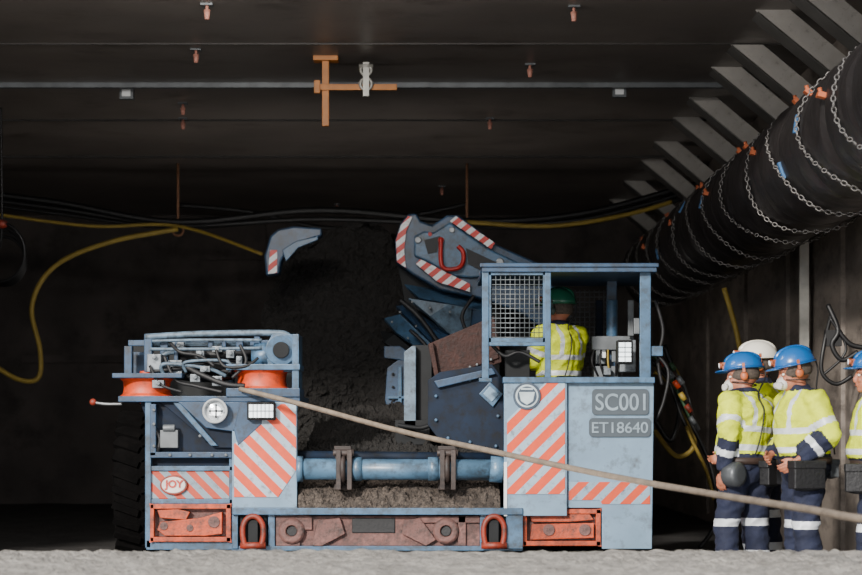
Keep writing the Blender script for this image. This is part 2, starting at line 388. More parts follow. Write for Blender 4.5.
sp=P(B().bp(151,471,230,499,.05,.11),'hazard_stripe_panel',S_LL)
e=W(174,485,.045)
b=B(); b.cyl((e.x,.045,e.z),(e.x,.02,e.z),.115,n=32)
for v in b.bm.verts: v.co.z=e.z+(v.co.z-e.z)*.72
P(b,'oval_badge',ORG,sp,label='orange oval badge reading JOY')
b=B(); b.cyl((e.x,.03,e.z),(e.x,.012,e.z),.1,n=32)
for v in b.bm.verts: v.co.z=e.z+(v.co.z-e.z)*.68
P(b,'badge_face',mat('badge_white','#cfc5bf',.5),sp)
text('JOY',174,485,19,10,.01,mat('badge_red','#b3301f',.5),'badge_lettering',sp,off=.035)
def bumper(x0,x1,y0,y1,pads,lugs):
    ob=P(B().bp(x0,y0,x1,y0+5,-.02,.1).bp(x0,y1-5,x1,y1,-.02,.1).bp(x0,y0,x0+4,y1,-.02,.1).bp(x1-5,y0,x1,y1,-.02,.1).bp(x0+2,y0+2,x1-2,y1-2,.06,.12,1),'bumper_box',[ORBX,RUST],label='dirty faded orange recessed bumper box')
    for p_ in pads: P(B().poly(p_,-.01,.06),'bumper_pad',ORBX,ob)
    for (lx,ly,lr) in lugs:
        P(B().cyl(W(lx,ly,-.02),W(lx,ly,.03),lr),'bumper_lug',RUST,ob)
    return ob
bumper(150,231,504,542,([(157,510),(178,509),(190,512),(186,520),(160,518)],[(160,522),(200,518),(222,512),(222,534),(205,536),(165,536),(157,530)]),((164,526,.035),(214,522,.05),(190,528,.03)))
bumper(523,601,509,546,([(530,516),(545,514),(590,514),(594,520),(570,522),(532,522)],[(532,524),(594,523),(594,538),(530,540)]),((549,530,.05),(585,530,.05)))
P(B().poly([(140,402),(176,402),(214,446),(232,446),(232,456),(150,456),(150,430)],.1,.7),'corner_bracket',DB)
P(B().poly([(160,402),(238,402),(262,428),(232,448),(215,448)],.06,.5),'lamp_housing',DB)
P(B().poly([(178,402),(245,402),(262,402),(262,416),(246,422),(236,432),(206,428)],.0,.06),'lamp_surround',MBL)
P(B().tube([W(155,455,.05),W(160,440,.05),W(152,425,.05),W(150,410,.05)],.02).bp(160,430,178,448,.02,.1,1).cyl(W(163,428,.02),W(175,428,.02),.03,mi=1),'hose_fitting',[BLK,GREY])
P(B().poly([(172,402),(180,402),(218,446),(211,446)],.03,.07),'bracket_edge',SB)
P(B().bp(150,452,232,458,.0,.1).bp(150,404,156,456,.0,.1),'bracket_flange',MBL)
b=B()
for (bx,by) in ((154,410),(154,424),(154,446),(170,455),(190,455),(212,455),(200,436),(226,455)): b.cyl(W(bx,by,0),W(bx,by,-.02),.014,n=8)
P(b,'flange_bolt',GREY)
lp=P(B().poly([(232,430),(262,402),(297,402),(297,516),(232,516)],.0,.12),'front_plate',LB)
P(B().poly([(234,444),(281,404),(296,404),(296,470),(278,497),(234,497)],-.008,.0),'hazard_stripe_panel',S_L,lp,bevel=0)
P(B().poly([(240,402),(262,402),(262,424),(238,446),(234,430)],-.012,.0),'lamp_plate',MBL,lp)
hl=P(B().lathe(W(216,411,.0),(0,-1,0),[(0,.1),(.08,.105),(.1,.105),(.1,.085),(.06,.08)],n=32),'headlight',[mat('lamp_rim','#9a9ea1',.4)],label='round headlight with pale rim')
P(B().lathe(W(216,411,-.04),(0,-1,0),[(0,.082),(.012,.076),(.02,.07),(.03,.01)],n=32),'headlight_lens',mat('reflector','#dfe5e8',.15,.6),hl)
P(B().cyl(W(216,411,-.07),W(216,411,-.09),.042,n=24),'headlight_bulb',mat('led_glow','#f2f8fa',.2,emit=2.5),hl)
P(B().cyl(W(209,411,-.09),W(223,411,-.09),.007,n=8).cyl(W(216,404,-.09),W(216,418,-.09),.007,n=8),'lamp_grille',DARKM,hl,bevel=0)
def led(x0,y0,x1,y1,Y,nc,nr,par,em=1.6):
    ld=P(B().bp(x0,y0,x1,y1,Y,Y+.1),'led_lamp',[DARKM],par,label='rectangular multi-LED work lamp',bevel=.01)
    b=B(); b.bp(x0+2,y0+2.5,x1-2,y1-2.5,Y-.006,Y+.01,0)
    P(b,'led_lens',mat('led_glass','#dfeaee',.15,emit=em),ld,bevel=0)
    b=B()
    for c in range(1,nc): x=x0+2+(x1-x0-4)*c/nc; b.bp(x-.3,y0+2,x+.3,y1-2,Y-.012,Y)
    for r in range(1,nr): y=y0+2.5+(y1-y0-5)*r/nr; b.bp(x0+2,y-.4,x1-2,y+.4,Y-.013,Y)
    P(b,'lamp_grille',GREY,ld,bevel=0)
led(247,402,275,420,-.1,6,2,sc)
# deck and spools
P(B().bp(118,396,300,402,.0,1.3),'deck_plate',MBL); P(B().bp(112,373,182,378,-.02,.6),'spool_flange',MBL); P(B().bp(226,388,300,397,-.02,.6),'spool_flange',MBL)
for (cx,y0,y1,r) in ((147,377,398,.225),(262,369,391,.235)):
    a=W(cx,y1,.25); h=(y1-y0)/(F/18.25)
    P(B().lathe(a,(0,0,1),[(0,r),(.02,r),(.035,r*.9),(h*.5,r*.86),(h-.035,r*.9),(h-.02,r),(h,r)],n=40).cyl(a+Vector((0,0,-.05)),a+Vector((0,0,h+.05)),.06),'cable_spool',ORS,label='orange vertical cable guide roller')
P(B().bp(226,364,300,370,0,.55).bp(292,334,299,402,.02,.5).bp(228,364,234,396,.45,.55),'spool_bracket',SB)
P(B().lathe(W(206,382,.35),(0,0,1),[(0,.1),(.02,.24),(.05,.24),(.07,.16),(.1,.24),(.13,.24),(.15,.1)],n=32),'guide_sheave',DARKM)
# upper frame
P(B().bp(128,340,290,346,.5,.55).bp(124,346,132,398,.45,.55).bp(132,352,146,398,.7,.9),'rear_guard',MBL)
P(B().bp(124,346,294,400,1.2,1.3),'bulkhead',DARKM)
P(B().tube([W(145,337,.2),W(200,334,.2),W(270,333,.2),W(288,336,.2),W(296,350,.2)],.028).tube([W(148,345,.35),W(250,344,.35)],.02).tube([W(165,369,.3),W(170,352,.3),W(250,352,.3)],.026).tube([W(150,349,.12),W(200,349,.1),W(262,348,.12)],.014).tube([W(186,372,.1),W(186,362,.05),W(226,361,.05),W(230,372,.05)],.013).tube([W(152,341,.1),W(196,340,.1),W(262,340,.1)],.013).tube([W(164,376,.12),W(164,364,.08),W(206,368,.08),W(226,376,.1)],.016),'pipe_rail',DUSTB,bevel=0)
for q in ((144,334,152,372,.18,.3),(160,340,168,372,.3,.4),(174,340,178,376,.2,.3),(186,340,191,365,.35,.4),(208,338,213,362,.3,.4),(222,338,226,380,.25,.3),(236,340,243,366,.25,.35),(254,336,260,366,.2,.3)):
    P(B().bp(*q),'frame_post',MBL)
SILV=mat('silver_block','#757b80',.45,.3,dirt='#33373b',dirtamt=.35)
for q in ((147,354,161,372,.1,.3),(168,360,182,374,.15,.3),(172,342,184,350,.2,.3),(196,350,204,358,.1,.3),(212,346,222,352,.1,.3),(226,350,234,358,.08,.2),(200,366,210,372,.05,.2),(236,356,242,364,.05,.2),(152,380,164,388,-.0,.1),(190,374,200,382,.05,.15),(212,376,222,386,.05,.15)):
    P(B().bp(*q).cyl(W((q[0]+q[2])/2,q[1]+3,q[4]),W((q[0]+q[2])/2,q[1]+3,q[4]-.04),.018,n=10),'valve_block',SILV)
P(B().cyl(W(180,357,.3),W(262,354,.3),.06).cyl(W(252,356,.2),W(275,356,.2),.085,mi=1).cyl(W(262,343,.2),W(262,362,.2),.07,mi=1),'hydraulic_cylinder',[BLK,SB],bevel=0)
P(B().cyl(W(281,350,.08),W(281,350,.3),.13,n=28).cyl(W(281,350,.03),W(281,350,.1),.07,mi=1).poly([(264,350),(272,334),(292,334),(299,348),(299,372),(270,372)],.12,.3),'pivot_housing',[SB,DARKM])
P(B().tube([W(185,366,.1),W(200,374,.05),W(225,384,.0),W(245,386,.0)],.022).tube([W(150,372,.1),W(190,368,.15),W(232,372,.2)],.018).tube([W(190,352,.25),W(205,362,.2),W(230,360,.2),W(262,370,.1)],.016).tube([W(168,340,.15),W(180,352,.05),W(200,356,.05),W(214,366,.05)],.014).tube([W(240,345,.1),W(246,362,.05),W(232,378,.02)],.014).tube([W(216,350,.05),W(224,366,.0),W(246,366,.0),W(258,358,.05)],.012).tube([W(164,356,.1),W(176,380,.05),W(196,386,.05),W(222,392,.0)],.014).tube([W(150,366,.08),W(160,384,.0),W(182,392,.0)],.012),'hydraulic_hose',BLK,bevel=0)
P(B().tube([W(92,402,.3),W(105,404,.3),W(122,404,.3)],.014).ell(W(93,402,.3),(.03,.03,.03),1),'control_lever',[STEEL,ORG],bevel=0)
# centre
a=W(297,469,.02); c=W(503,470,.02)
P(B().cyl(a,c,.088,n=28).cyl(a,a+Vector((.05,0,0)),.11).cyl(W(352,469,.02),W(362,469,.02),.1,n=28).cyl(W(428,469,.02),W(438,469,.02),.1,n=28).cyl(W(490,469,.02),c,.11),'hydraulic_cylinder',mat('cylinder_blue','#4e6d86',.35,0,.25,4,dirt='#343434',dirtamt=.38),bevel=0,label='thick blue horizontal hydraulic cylinder')
P(B().cyl(W(297,456,.2),W(503,458,.2),.045),'pipe_rail',DB,bevel=0)
RUSTD=mat('greasy_bracket','#3d322e',.6,.1,.4,8,dirt='#1d1918',dirtamt=.4)
for cx in (343,447):
    b=B().torus(W(cx,469,.0),(1,0,0),.105,.025,n=24).poly([(cx-9,446),(cx+8,446),(cx+10,456),(cx+8,490),(cx-9,490),(cx-7,470)],.1,.25).bp(cx-7,450,cx-2,490,-.1,.1).bp(cx+4,450,cx+9,490,-.1,.1).cyl(W(cx-10,453,-.05),W(cx+11,453,-.05),.03)
    P(b,'cylinder_bracket',RUSTD,label='greasy clevis bracket around the cylinder')
def heap(x0,x1,y0,y1,zf,nx,ny,zb):
    b=B(); g=[]
    for j in range(ny+1):
        for i in range(nx+1):
            x=x0+(x1-x0)*i/nx; y=y0+(y1-y0)*j/ny; g.append(b.bm.verts.new((x,y,zf(x,y,i/nx,j/ny))))
    k=nx+1
    for j in range(ny):
        for i in range(nx): b._f([g[j*k+i],g[j*k+i+1],g[(j+1)*k+i+1],g[(j+1)*k+i]],0)
    bd=[g[i] for i in range(k)]+[g[j*k+nx] for j in range(1,ny+1)]+[g[ny*k+i] for i in range(nx-1,-1,-1)]+[g[j*k] for j in range(ny-1,0,-1)]
    lo=[b.bm.verts.new((v.co.x,v.co.y,zb)) for v in bd]; n=len(bd)
    for i in range(n): b._f([bd[i],bd[(i+1)%n],lo[(i+1)%n],lo[i]],0)
    b._f(lo,0); return b
def nz3(x,y,z=0,s=1): return noise.noise(Vector((x*s,y*s,z)))
P(B().bp(297,488,500,514,.14,.36),'front_sill',DEBRIS,bevel=.02)
X0=W(298,0,0).x; X1=W(500,0,0).x
heap(X0,X1,-.08,.33,lambda x,y,u,v:.40+.22*v+.05*nz3(x,y,1,7)+.04*nz3(x,y,2,19)+.03*nz3(x,y,2,45),170,34,.33).make('coal_debris',DEBRIS,None,label='crushed coal debris caked on the front sill',cat='debris',kind='stuff')
P(B().bp(232,508,523,515,-.1,.14).bp(232,515,238,549,-.06,.2).bp(232,546,523,551,-.04,.3).bp(268,514,275,547,-.04,.2).bp(480,514,487,547,-.04,.2).bp(506,514,523,549,-.08,.3),'front_frame',SB)
bm_=P(B().bp(275,516,480,546,.0,.12).bp(276,516,300,546,-.03,.0).bp(300,516,312,530,-.03,0).bp(418,516,480,523,-.03,0).bp(458,516,466,546,-.03,0),'bumper_beam',RUST,label='dusty red-brown steel bumper beam')
P(B().bp(352,518,395,533,-.012,.02),'beam_slot',BLK,bm_)
for cx in (292,446):
    P(B().lathe(W(cx,531,0),(0,-1,0),[(0,.11),(.04,.11),(.06,.09),(.06,.05),(.02,.045)],n=24,mi=0),'tow_lug',[RUST],bm_)
    P(B().cyl(W(cx,531,-.02),W(cx,531,-.034),.045,n=16),'lug_hole',BLK,bm_)
P(B().poly([(318,520),(340,518),(345,534),(322,546),(312,546)],-.05,.0),'beam_gusset',RUST,bm_)
P(B().poly([(404,520),(420,518),(436,540),(426,546),(402,534)],-.05,0),'beam_gusset',RUST,bm_)
for cx in (253,494):
    c0=W(cx,531,-.1)
    b=B().tube([c0+Vector((-.07,0,-.12)),c0+Vector((-.085,0,-.03)),c0+Vector((-.08,0,.05)),c0+Vector((-.045,0,.105)),c0+Vector((0,0,.122)),c0+Vector((.045,0,.105)),c0+Vector((.08,0,.05)),c0+Vector((.085,0,-.03)),c0+Vector((.07,0,-.12))],.024,m=12)
    b.cyl(c0+Vector((-.105,0,-.12)),c0+Vector((.105,0,-.12)),.028)
    hk=P(b,'tow_shackle',ORG,label='dull red rounded towing shackle',bevel=0)
    P(B().bp(cx-5,520,cx+5,546,-.09,.05).bp(cx-14,515,cx+14,546,-.02,.05),'shackle_mount',DARKM)
P(B().bp(297,455,505,462,.22,3.1),'conveyor_deck',DARKM)
heap(W(299,0,.3).x,W(500,0,.3).x,.3,2.9,lambda x,y,u,v:.80+.14*math.sin(math.pi*u)*(0.3+v)+.40*max(0,v-.3)+.08*nz3(x,y,1,4)+.06*nz3(x,y,2,14)+.05*nz3(x,y,2,36),150,120,.77).make('coal_load',COAL,None,label='loose black coal lying on the shuttle car conveyor',cat='coal',kind='stuff')
P(B().poly([(428,380),(440,372),(492,364),(504,380),(504,452),(442,444),(428,425)],.35,2.4),'cab_side',DB)
P(B().poly([(434,381),(492,368),(496,374),(438,388)],.3,.34),'cab_side_edge',MBL)
P(B().poly([(428,344),(494,316),(502,362),(436,384)],.45,.49).poly([(428,344),(433,342),(440,382),(436,384)],.38,.5).poly([(436,374),(498,352),(499,358),(437,380)],.43,.46),'splash_plate',RUSTP,label='brown rusted inclined plate')
b=B()
for k in range(8): b.cyl(W(442+k*7,377-k*2.5,.43),W(442+k*7,377-k*2.5,.4),.012,n=8)
P(b,'plate_bolt',GREY)
P(B().poly([(490,382),(503,394),(493,407),(479,394)],.32,.35).poly([(490,386),(499,394),(492,402),(483,394)],.31,.32,1),'diamond_plate',[SB,LB])
b=B()
for (bx,by) in ((436,396),(436,420),(448,438),(470,442),(496,446),(498,416),(470,380)): b.cyl(W(bx,by,.35),W(bx,by,.32),.014,n=8)
P(b,'side_bolt',SB)
rp=P(B().poly([(504,381),(567,381),(567,516),(504,516)],-.08,.0),'front_plate',LB)
P(B().poly([(507,420),(545,383),(565,383),(565,494),(507,494)],-.088,-.08),'hazard_stripe_panel',S_R,rp,bevel=0)
P(B().poly([(504,462),(507,462),(507,516),(504,516)],-.095,-.08),'plate_rim',WHITE,rp,bevel=0)
EB=mat('emblem_navy','#2b3a4a',.5)
em=P(B().cyl(W(527,396,-.08),W(527,396,-.1),.115,n=36).cyl(W(527,396,-.1),W(527,396,-.106),.095,n=36,mi=1).cyl(W(527,396,-.106),W(527,396,-.112),.08,n=36,mi=0).poly([(519,392),(535,392),(533,401),(527,405),(521,401)],-.118,-.112,1).bp(521,388,533,390,-.118,-.112,1),'round_emblem',[EB,mat('emblem_pale','#a9b7bd',.5)],rp,label='round navy and white safety emblem')
dp=P(B().poly([(567,381),(652,381),(654,385),(652,549),(602,549),(602,508),(567,508)],-.03,.06),'door_plate',LB,label='light grey-blue door plate with number')
P(B().poly([(569,482),(650,482),(650,504),(602,504),(600,500),(569,500)],-.038,-.03),'hazard_stripe_panel',S_RR,dp,bevel=0)
s1=P(B().rrect(592,389,649,415,4,-.045,-.03),'number_sign',SIGN,dp,bevel=.002)
text('SC001',620.5,402,50,17,-.047,mat('sign_light','#7f8f9a',.5),'sign_lettering',s1,off=.008)
s2=P(B().rrect(589,418,651,437,4,-.045,-.03),'number_sign',SIGN,dp,bevel=.002)
text('ET18640',620,427.5,56,11,-.047,mat('sign_light','#7f8f9a',.5),'sign_lettering',s2,off=.008)
P(B().bp(567,440,568.2,505,-.045,-.03),'door_seam',SB,dp,bevel=0)
P(B().bp(560,384,650,546,.1,2.2),'cab_floor',DB)
P(B().bp(503,377,655,383,-.1,.12),'sill_rail',SB)
# cab
cab=P(B().bp(482,265,657,272,-.05,1.7).bp(480,263,659,267,-.07,0).bp(500,272,640,277,.6,.7).bp(500,272,640,277,1.3,1.4),'cab_canopy',MBL,label='flat steel blue cab canopy')
for (x0,x1,y0,y1,Y,m) in ((482,489,266,382,-.03,SB),(545,551,272,382,-.03,SB),(607,617,272,390,1.1,MBL),(640,651,268,384,.02,SB),(486,492,270,385,1.55,DB),(596,603,300,385,1.5,DB)):
    P(B().bp(x0,y0,x1,y1,Y,Y+.06).bp(x0-3,y1-4,x1+3,y1,Y-.02,Y+.08),'post',m,cab)
MG=mat('mesh_wire','#5f6467',.45,.3)
g=B()
for k in range(12): x=491+k*4.8; g.cyl(W(x,274,0),W(x,340,0),.0038,n=6)
for k in range(14): y=275+k*4.8; g.cyl(W(489,y,0),W(546,y,0),.0038,n=6)
g.bp(488,272,547,275,-.02,.02,1).bp(488,338,547,342,-.02,.02,1).bp(488,272,491,342,-.02,.02,1).bp(543,272,547,342,-.02,.02,1)
P(g,'mesh_guard',[MG,SB],cab,label='welded wire mesh guard',bevel=0)
g=B()
for k in range(11): x=556+k*4.8; g.cyl(W(x,290,1.55),W(x,380,1.55),.005,n=6)
for k in range(18): y=292+k*5; g.cyl(W(553,y,1.55),W(606,y,1.55),.005,n=6)
P(g,'mesh_guard',[GREY],cab,bevel=0)
P(B().bp(489,342,546,346,-.02,.04).tube([W(492,345,.1),W(505,356,.1),W(520,352,.1),W(540,362,.1)],.015,mi=1).bp(505,350,530,378,.3,.4,2),'control_panel',[SB,BLK,DARKM],cab)
P(B().bp(592,336,634,350,1.0,1.1).bp(596,350,606,364,1.0,1.1).bp(628,300,634,336,.9,.95).bp(620,340,636,372,.6,.75,1).bp(594,366,618,378,.9,1.1),'instrument_box',[GREY,SILV],cab,label='grey instrument boxes')
for (q,m_) in (((600,352,606,358,.9,.98),WHITE),((612,351,616,362,.55,.6),GREY),((604,368,611,375,.8,.88),SILV),((634,318,640,334,.5,.6),GREY)):
    P(B().bp(*q),'gauge',m_,cab)
b=B()
for k in range(5): b.tube([W(594+k*7,350,.9),W(592+k*8,362,.85),W(598+k*6,376,.9)],.009,m=6,mi=(1 if k==2 else 0))
P(b,'control_hose',[BLK,YCAB],cab,bevel=0)
P(B().cyl(W(612,300,1.05),W(612,345,1.05),.05,n=16),'accumulator',SB,cab)
led(617,340,633,364,.3,2,4,cab)
P(B().tube([W(655,300,.2),W(663,330,.2),W(658,360,.2),W(662,385,.2)],.016).tube([W(652,350,.1),W(668,370,.1),W(664,400,.1),W(656,420,.1)],.014),'hydraulic_hose',BLK,bevel=0)
P(B().bp(645,346,663,356,.05,.15),'bracket_arm',SB)
sz=1.27; sx=W(560,0,.95).x
P(B().box((sx,.95,sz-.06),(.5,.48,.1)).box((sx+.12,.78,sz+.1),(.36,.08,.24),0,Matrix.Rotation(.4,3,'Z')).box((sx,.95,sz-.4),(.2,.2,.6)),'operator_seat',BLK,bevel=.02)
P(B().bp(412,345,432,440,1.0,1.1).bp(395,420,430,445,.9,1.4).tube([W(398,425,.8),W(420,428,.8),W(440,424,.8),W(470,436,.8)],.02,mi=0),'conveyor_guard',DARKM)
P(B().poly([(404,352),(412,346),(416,346),(416,440),(404,436)],.9,1.0),'guard_edge',DUSTB)

# =============== LOADING BOOM
Yb=3.4
t=thing('conveyor_boom','blue discharge boom of a mining machine with red and white chevrons','mining machine',Vector((.4,4.5,FZ)))
def Q(b,name,m,label=None,bevel=.008,parent=None): return b.make(name,m,parent or t,label,bevel=bevel)
boomo=[(395,240),(400,224),(408,214),(416,213),(421,221),(432,225),(447,215),(458,215),(500,246),(545,266),(560,300),(545,330),(520,312),(478,298),(440,290),(412,274),(396,262)]
Q(B().poly(boomo,Yb,Yb+.45),'boom_plate',MBL,bevel=.02)
Q(B().poly([(414,236),(424,231),(434,232),(450,222),(488,248),(530,268),(520,276),(470,278),(452,276),(428,262),(414,256)],Yb-.06,Yb),'boom_rib',SB,bevel=.02)
Q(B().poly([(424,240),(440,236),(437,252),(428,254)],Yb-.075,Yb-.05),'boom_slot',BLK,bevel=0)
Q(B().poly([(466,248),(500,264),(480,270),(468,264)],Yb-.075,Yb-.05),'boom_slot',BLK,bevel=0)
Q(B().poly([(396,240),(401,225),(408,216),(412,217),(406,232),(404,250),(406,268),(397,262)],Yb-.03,Yb-.0),'chevron_strip',S_F,bevel=0)
Q(B().poly([(450,221),(456,216),(495,243),(491,249)],Yb-.09,Yb-.05),'chevron_strip',S_F,bevel=0)
Q(B().poly([(416,264),(420,259),(470,284),(470,292),(438,282)],Yb-.09,Yb-.04),'chevron_strip',S_F,bevel=0)
Q(B().tube([W(441,238,Yb-.1),W(441,262,Yb-.14),W(446,269,Yb-.14),W(458,268,Yb-.14),W(463,262,Yb-.12),W(463,252,Yb-.1),W(458,246,Yb-.1)],.022).cyl(W(441,240,Yb-.1),W(441,240,Yb),.03).cyl(W(430,234,Yb-.08),W(430,234,Yb),.02),'red_handle',mat('red_paint','#a31d16',.45),label='bright red grab handle',bevel=0)
Q(B().cyl(W(418,240,Yb-.09),W(418,240,Yb-.04),.035).cyl(W(500,262,Yb-.09),W(500,262,Yb-.04),.04).cyl(W(452,230,Yb-.08),W(452,230,Yb),.03),'pivot_pin',STEEL)
Q(B().poly([(398,266),(412,274),(470,296),(500,306),(500,380),(430,386),(414,360),(400,330),(404,300)],Yb+.25,Yb+.6),'boom_throat',DARKM)
def plate(pts,m): Q(B().prism([W(a_,b_,c_) for (a_,b_,c_) in pts],Vector((0,.06,-.02))),'wing_plate',m,bevel=.006)
plate([(404,284,3.65),(440,288,3.7),(484,300,3.7),(484,312,3.4),(448,303,3.35),(420,298,3.35)],SB)
plate([(408,298,3.35),(448,304,3.34),(472,308,3.36),(470,334,3.5),(452,336,3.4),(430,316,3.35)],DUSTB)
plate([(472,308,3.4),(486,312,3.4),(486,350,3.5),(470,340,3.5)],MBL)
plate([(396,306,3.6),(406,304,3.5),(436,326,3.34),(466,344,3.45),(466,358,3.5),(436,346,3.32)],MBL)
plate([(384,318,3.7),(400,314,3.6),(430,342,3.4),(438,354,3.34),(424,352,3.28),(396,332,3.4)],SB)
plate([(380,330,3.6),(394,334,3.4),(424,356,3.26),(434,366,3.3),(426,370,3.3),(384,342,3.45)],DARKM)
Q(B().poly([(384,346),(400,346),(430,366),(430,376),(400,360),(384,358)],3.3,3.4),'wing_brace',MBL)
b=B()
for (bx,by) in ((412,302),(430,308),(450,312),(464,320),(400,312),(416,326),(436,342),(392,322),(408,338)): b.cyl(W(bx,by,3.32),W(bx,by,3.26),.014,n=8)
Q(b,'wing_bolt',GREY)
Q(B().tube([W(400,300,3.3),W(420,318,3.25),W(444,352,3.25),W(452,372,3.3)],.026).tube([W(410,330,3.25),W(428,350,3.2),W(430,380,3.2),W(440,420,3.2)],.018).tube([W(474,296,3.3),W(462,316,3.25),W(468,340,3.25),W(456,360,3.25)],.018),'boom_hose',BLK,bevel=0)
Q(B().poly([(387,368),(398,360),(412,360),(413,400),(408,426),(392,426),(385,400)],3.2,3.3),'side_plate',MBL)
Q(B().bp(398,366,402,420,3.16,3.2).bp(388,396,410,399,3.16,3.2),'plate_rib',SB)
b=B()
for k in range(4): b.cyl(W(393,374+k*13,3.2),W(393,374+k*13,3.17),.014,n=8)
Q(b,'plate_bolt',DARKM)
Q(B().poly([(412,345),(446,352),(446,392),(420,400)],3.4,3.5).tube([W(412,350,3.2),W(425,372,3.2),W(432,400,3.2),W(428,430,3.2)],.03),'linkage',DARKM)
Q(B().bp(405,395,432,402,3.2,3.3).cyl(W(418,380,3.25),W(418,432,3.25),.06),'linkage_post',MBL)
Q(B().bp(404,300,560,565,4.1,5.5),'boom_body',DARKM)
Q(B().poly([(270,236),(278,229),(294,226),(322,228),(322,236),(302,242),(286,252),(281,262),(279,274),(266,276),(264,256)],Yb-.15,Yb+.1),'boom_cheek',MBL,bevel=.02)
Q(B().poly([(282,250),(296,241),(318,236),(318,240),(298,248),(286,262)],Yb-.18,Yb-.15),'boom_rib',SB)
Q(B().poly([(270,250),(277,250),(277,273),(268,274)],Yb-.17,Yb-.15),'chevron_strip',S_F,bevel=0)
# coal heap
bp_=B().poly([(246,570),(254,446),(260,380),(264,320),(270,285),(280,262),(294,240),(320,230),(350,224),(392,222),(404,262),(408,300),(396,350),(404,446),(404,570)],3.6,6.0)
me=bp_.mesh(); o=bpy.data.objects.new('tmp',me); bpy.context.collection.objects.link(o)
def remesh(o,vs,sm=0):
    r=o.modifiers.new('r','REMESH'); r.mode='VOXEL'; r.voxel_size=vs
    if sm:
        s=o.modifiers.new('s','SMOOTH'); s.iterations=sm; s.factor=.5
    bpy.context.view_layer.update()
    me=bpy.data.meshes.new_from_object(o.evaluated_get(bpy.context.evaluated_depsgraph_get()))
    bpy.data.objects.remove(o); me.materials.clear(); return me
me=remesh(o,.022,3)
for v in me.vertices:
    p=v.co.copy()
    if p.y>5: continue
    d=Vector((nz3(p.x,p.y,p.z*2,2),nz3(p.x+5,p.y,p.z*2,2)-.2,nz3(p.x,p.y+7,p.z*2,2)))*.14
    q=p*9; d+=Vector((noise.noise(q),noise.noise(q+Vector((3,0,0))),noise.noise(q+Vector((0,3,0)))))*.035
    q=p*26; d+=Vector((noise.noise(q),noise.noise(q+Vector((3,0,0))),noise.noise(q+Vector((0,3,0)))))*.03
    q=p*60; d+=Vector((noise.noise(q),noise.noise(q+Vector((3,0,0))),noise.noise(q+Vector((0,3,0)))))*.032
    v.co+=d+Vector((0,max(0,(p.z-1.0))*.5 if p.y<4.6 else 0,0))
finish(me,'coal_heap',COAL,None,'tall heap of black coal between the boom cheeks','coal',kind='stuff')

# =============== trailing cable
cable([W(240,389,-.06),W(300,404,-.5),W(400,431,-1.5),W(500,453,-2.6),W(600,474,-3.8),W(700,492,-5.0),W(800,508,-6.4),W(900,524,-7.6),Vector((3.6,-8.6,.44)),Vector((5.5,-9.5,.42))],.021,TCAB,'taut tan trailing cable stretching away from the shuttle car')
cable([W(660,352,2.5),W(672,380,2.5),W(690,420,2.5),W(712,470,2.5),W(716,520,2.5),W(700,548,2.4)],.022,BCAB,'black cable drooping beside the shuttle car','wall side cables')
cable([W(664,345,2.8),W(680,395,2.8),W(672,440,2.8),W(655,420,2.8)],.025,BCAB,'black cable drooping beside the shuttle car','wall side cables')
cable([W(655,366,3),W(676,372,3),W(688,420,3),W(694,446,3),W(676,456,3),W(654,430,3)],.026,YCAB,'yellow hose looping down beside the wall')
cable([W(654,372,2.9),W(668,382,2.9),W(680,410,2.9),W(690,436,2.9),W(706,470,2.9),W(714,500,2.9)],.018,YCAB,'thin yellow hose hanging beside the wall')
cable([W(724,288,5),W(736,330,5),W(744,370,5),W(752,400,5),W(760,440,5)],.03,YCAB,'yellow hose hanging down the tunnel wall')
t=thing('hose_bundle','bundle of green, brown and black hoses with coloured fittings','hose',W(675,440,2.3))
for k,(m_,dx) in enumerate(((mat('green_hose','#2c4a2f',.6),0),(mat('brown_hose','#4b3832',.6),5),(BCAB,-4),(mat('grey_hose','#5c5e5f',.6),9))):
    B().tube([W(652+dx*.3,356+k*2,2.2+.05*k),W(664+dx,364+k*3,2.2+.05*k),W(674+dx,384,2.2+.05*k),W(684+dx,404+k*4,2.2+.05*k),W(690+dx,418+k*4,2.2+.05*k)],.018).make('hose_line',m_,t)
for (x,y,m_) in ((662,362,ORG),(670,374,SILV),(676,384,ORS),(682,396,YCAB),(672,366,MATS['green_hose']),(688,408,ORG),(680,380,SILV),(692,420,GREY)):
    B().cyl(W(x-2,y-3,2.1),W(x+3,y+4,2.1),.027,n=12).make('hose_coupling',m_,t)
b=B().tube([W(828,305,.6),W(838,330,.5),W(832,345,.5),W(842,360,.5),W(858,352,.5)],.022).tube([W(832,312,.6),W(824,345,.5),W(822,372,.5),W(836,384,.5),W(852,376,.5)],.018).tube([W(838,330,.5),W(850,344,.5),W(866,348,.5)],.022).bp(826,330,842,346,.5,.6,0).tube([W(830,318,.5),W(846,350,.5),W(822,376,.5)],.012)
b.make('hanging_harness',BCAB,label='tangle of black straps hanging on the tunnel wall',cat='harness')

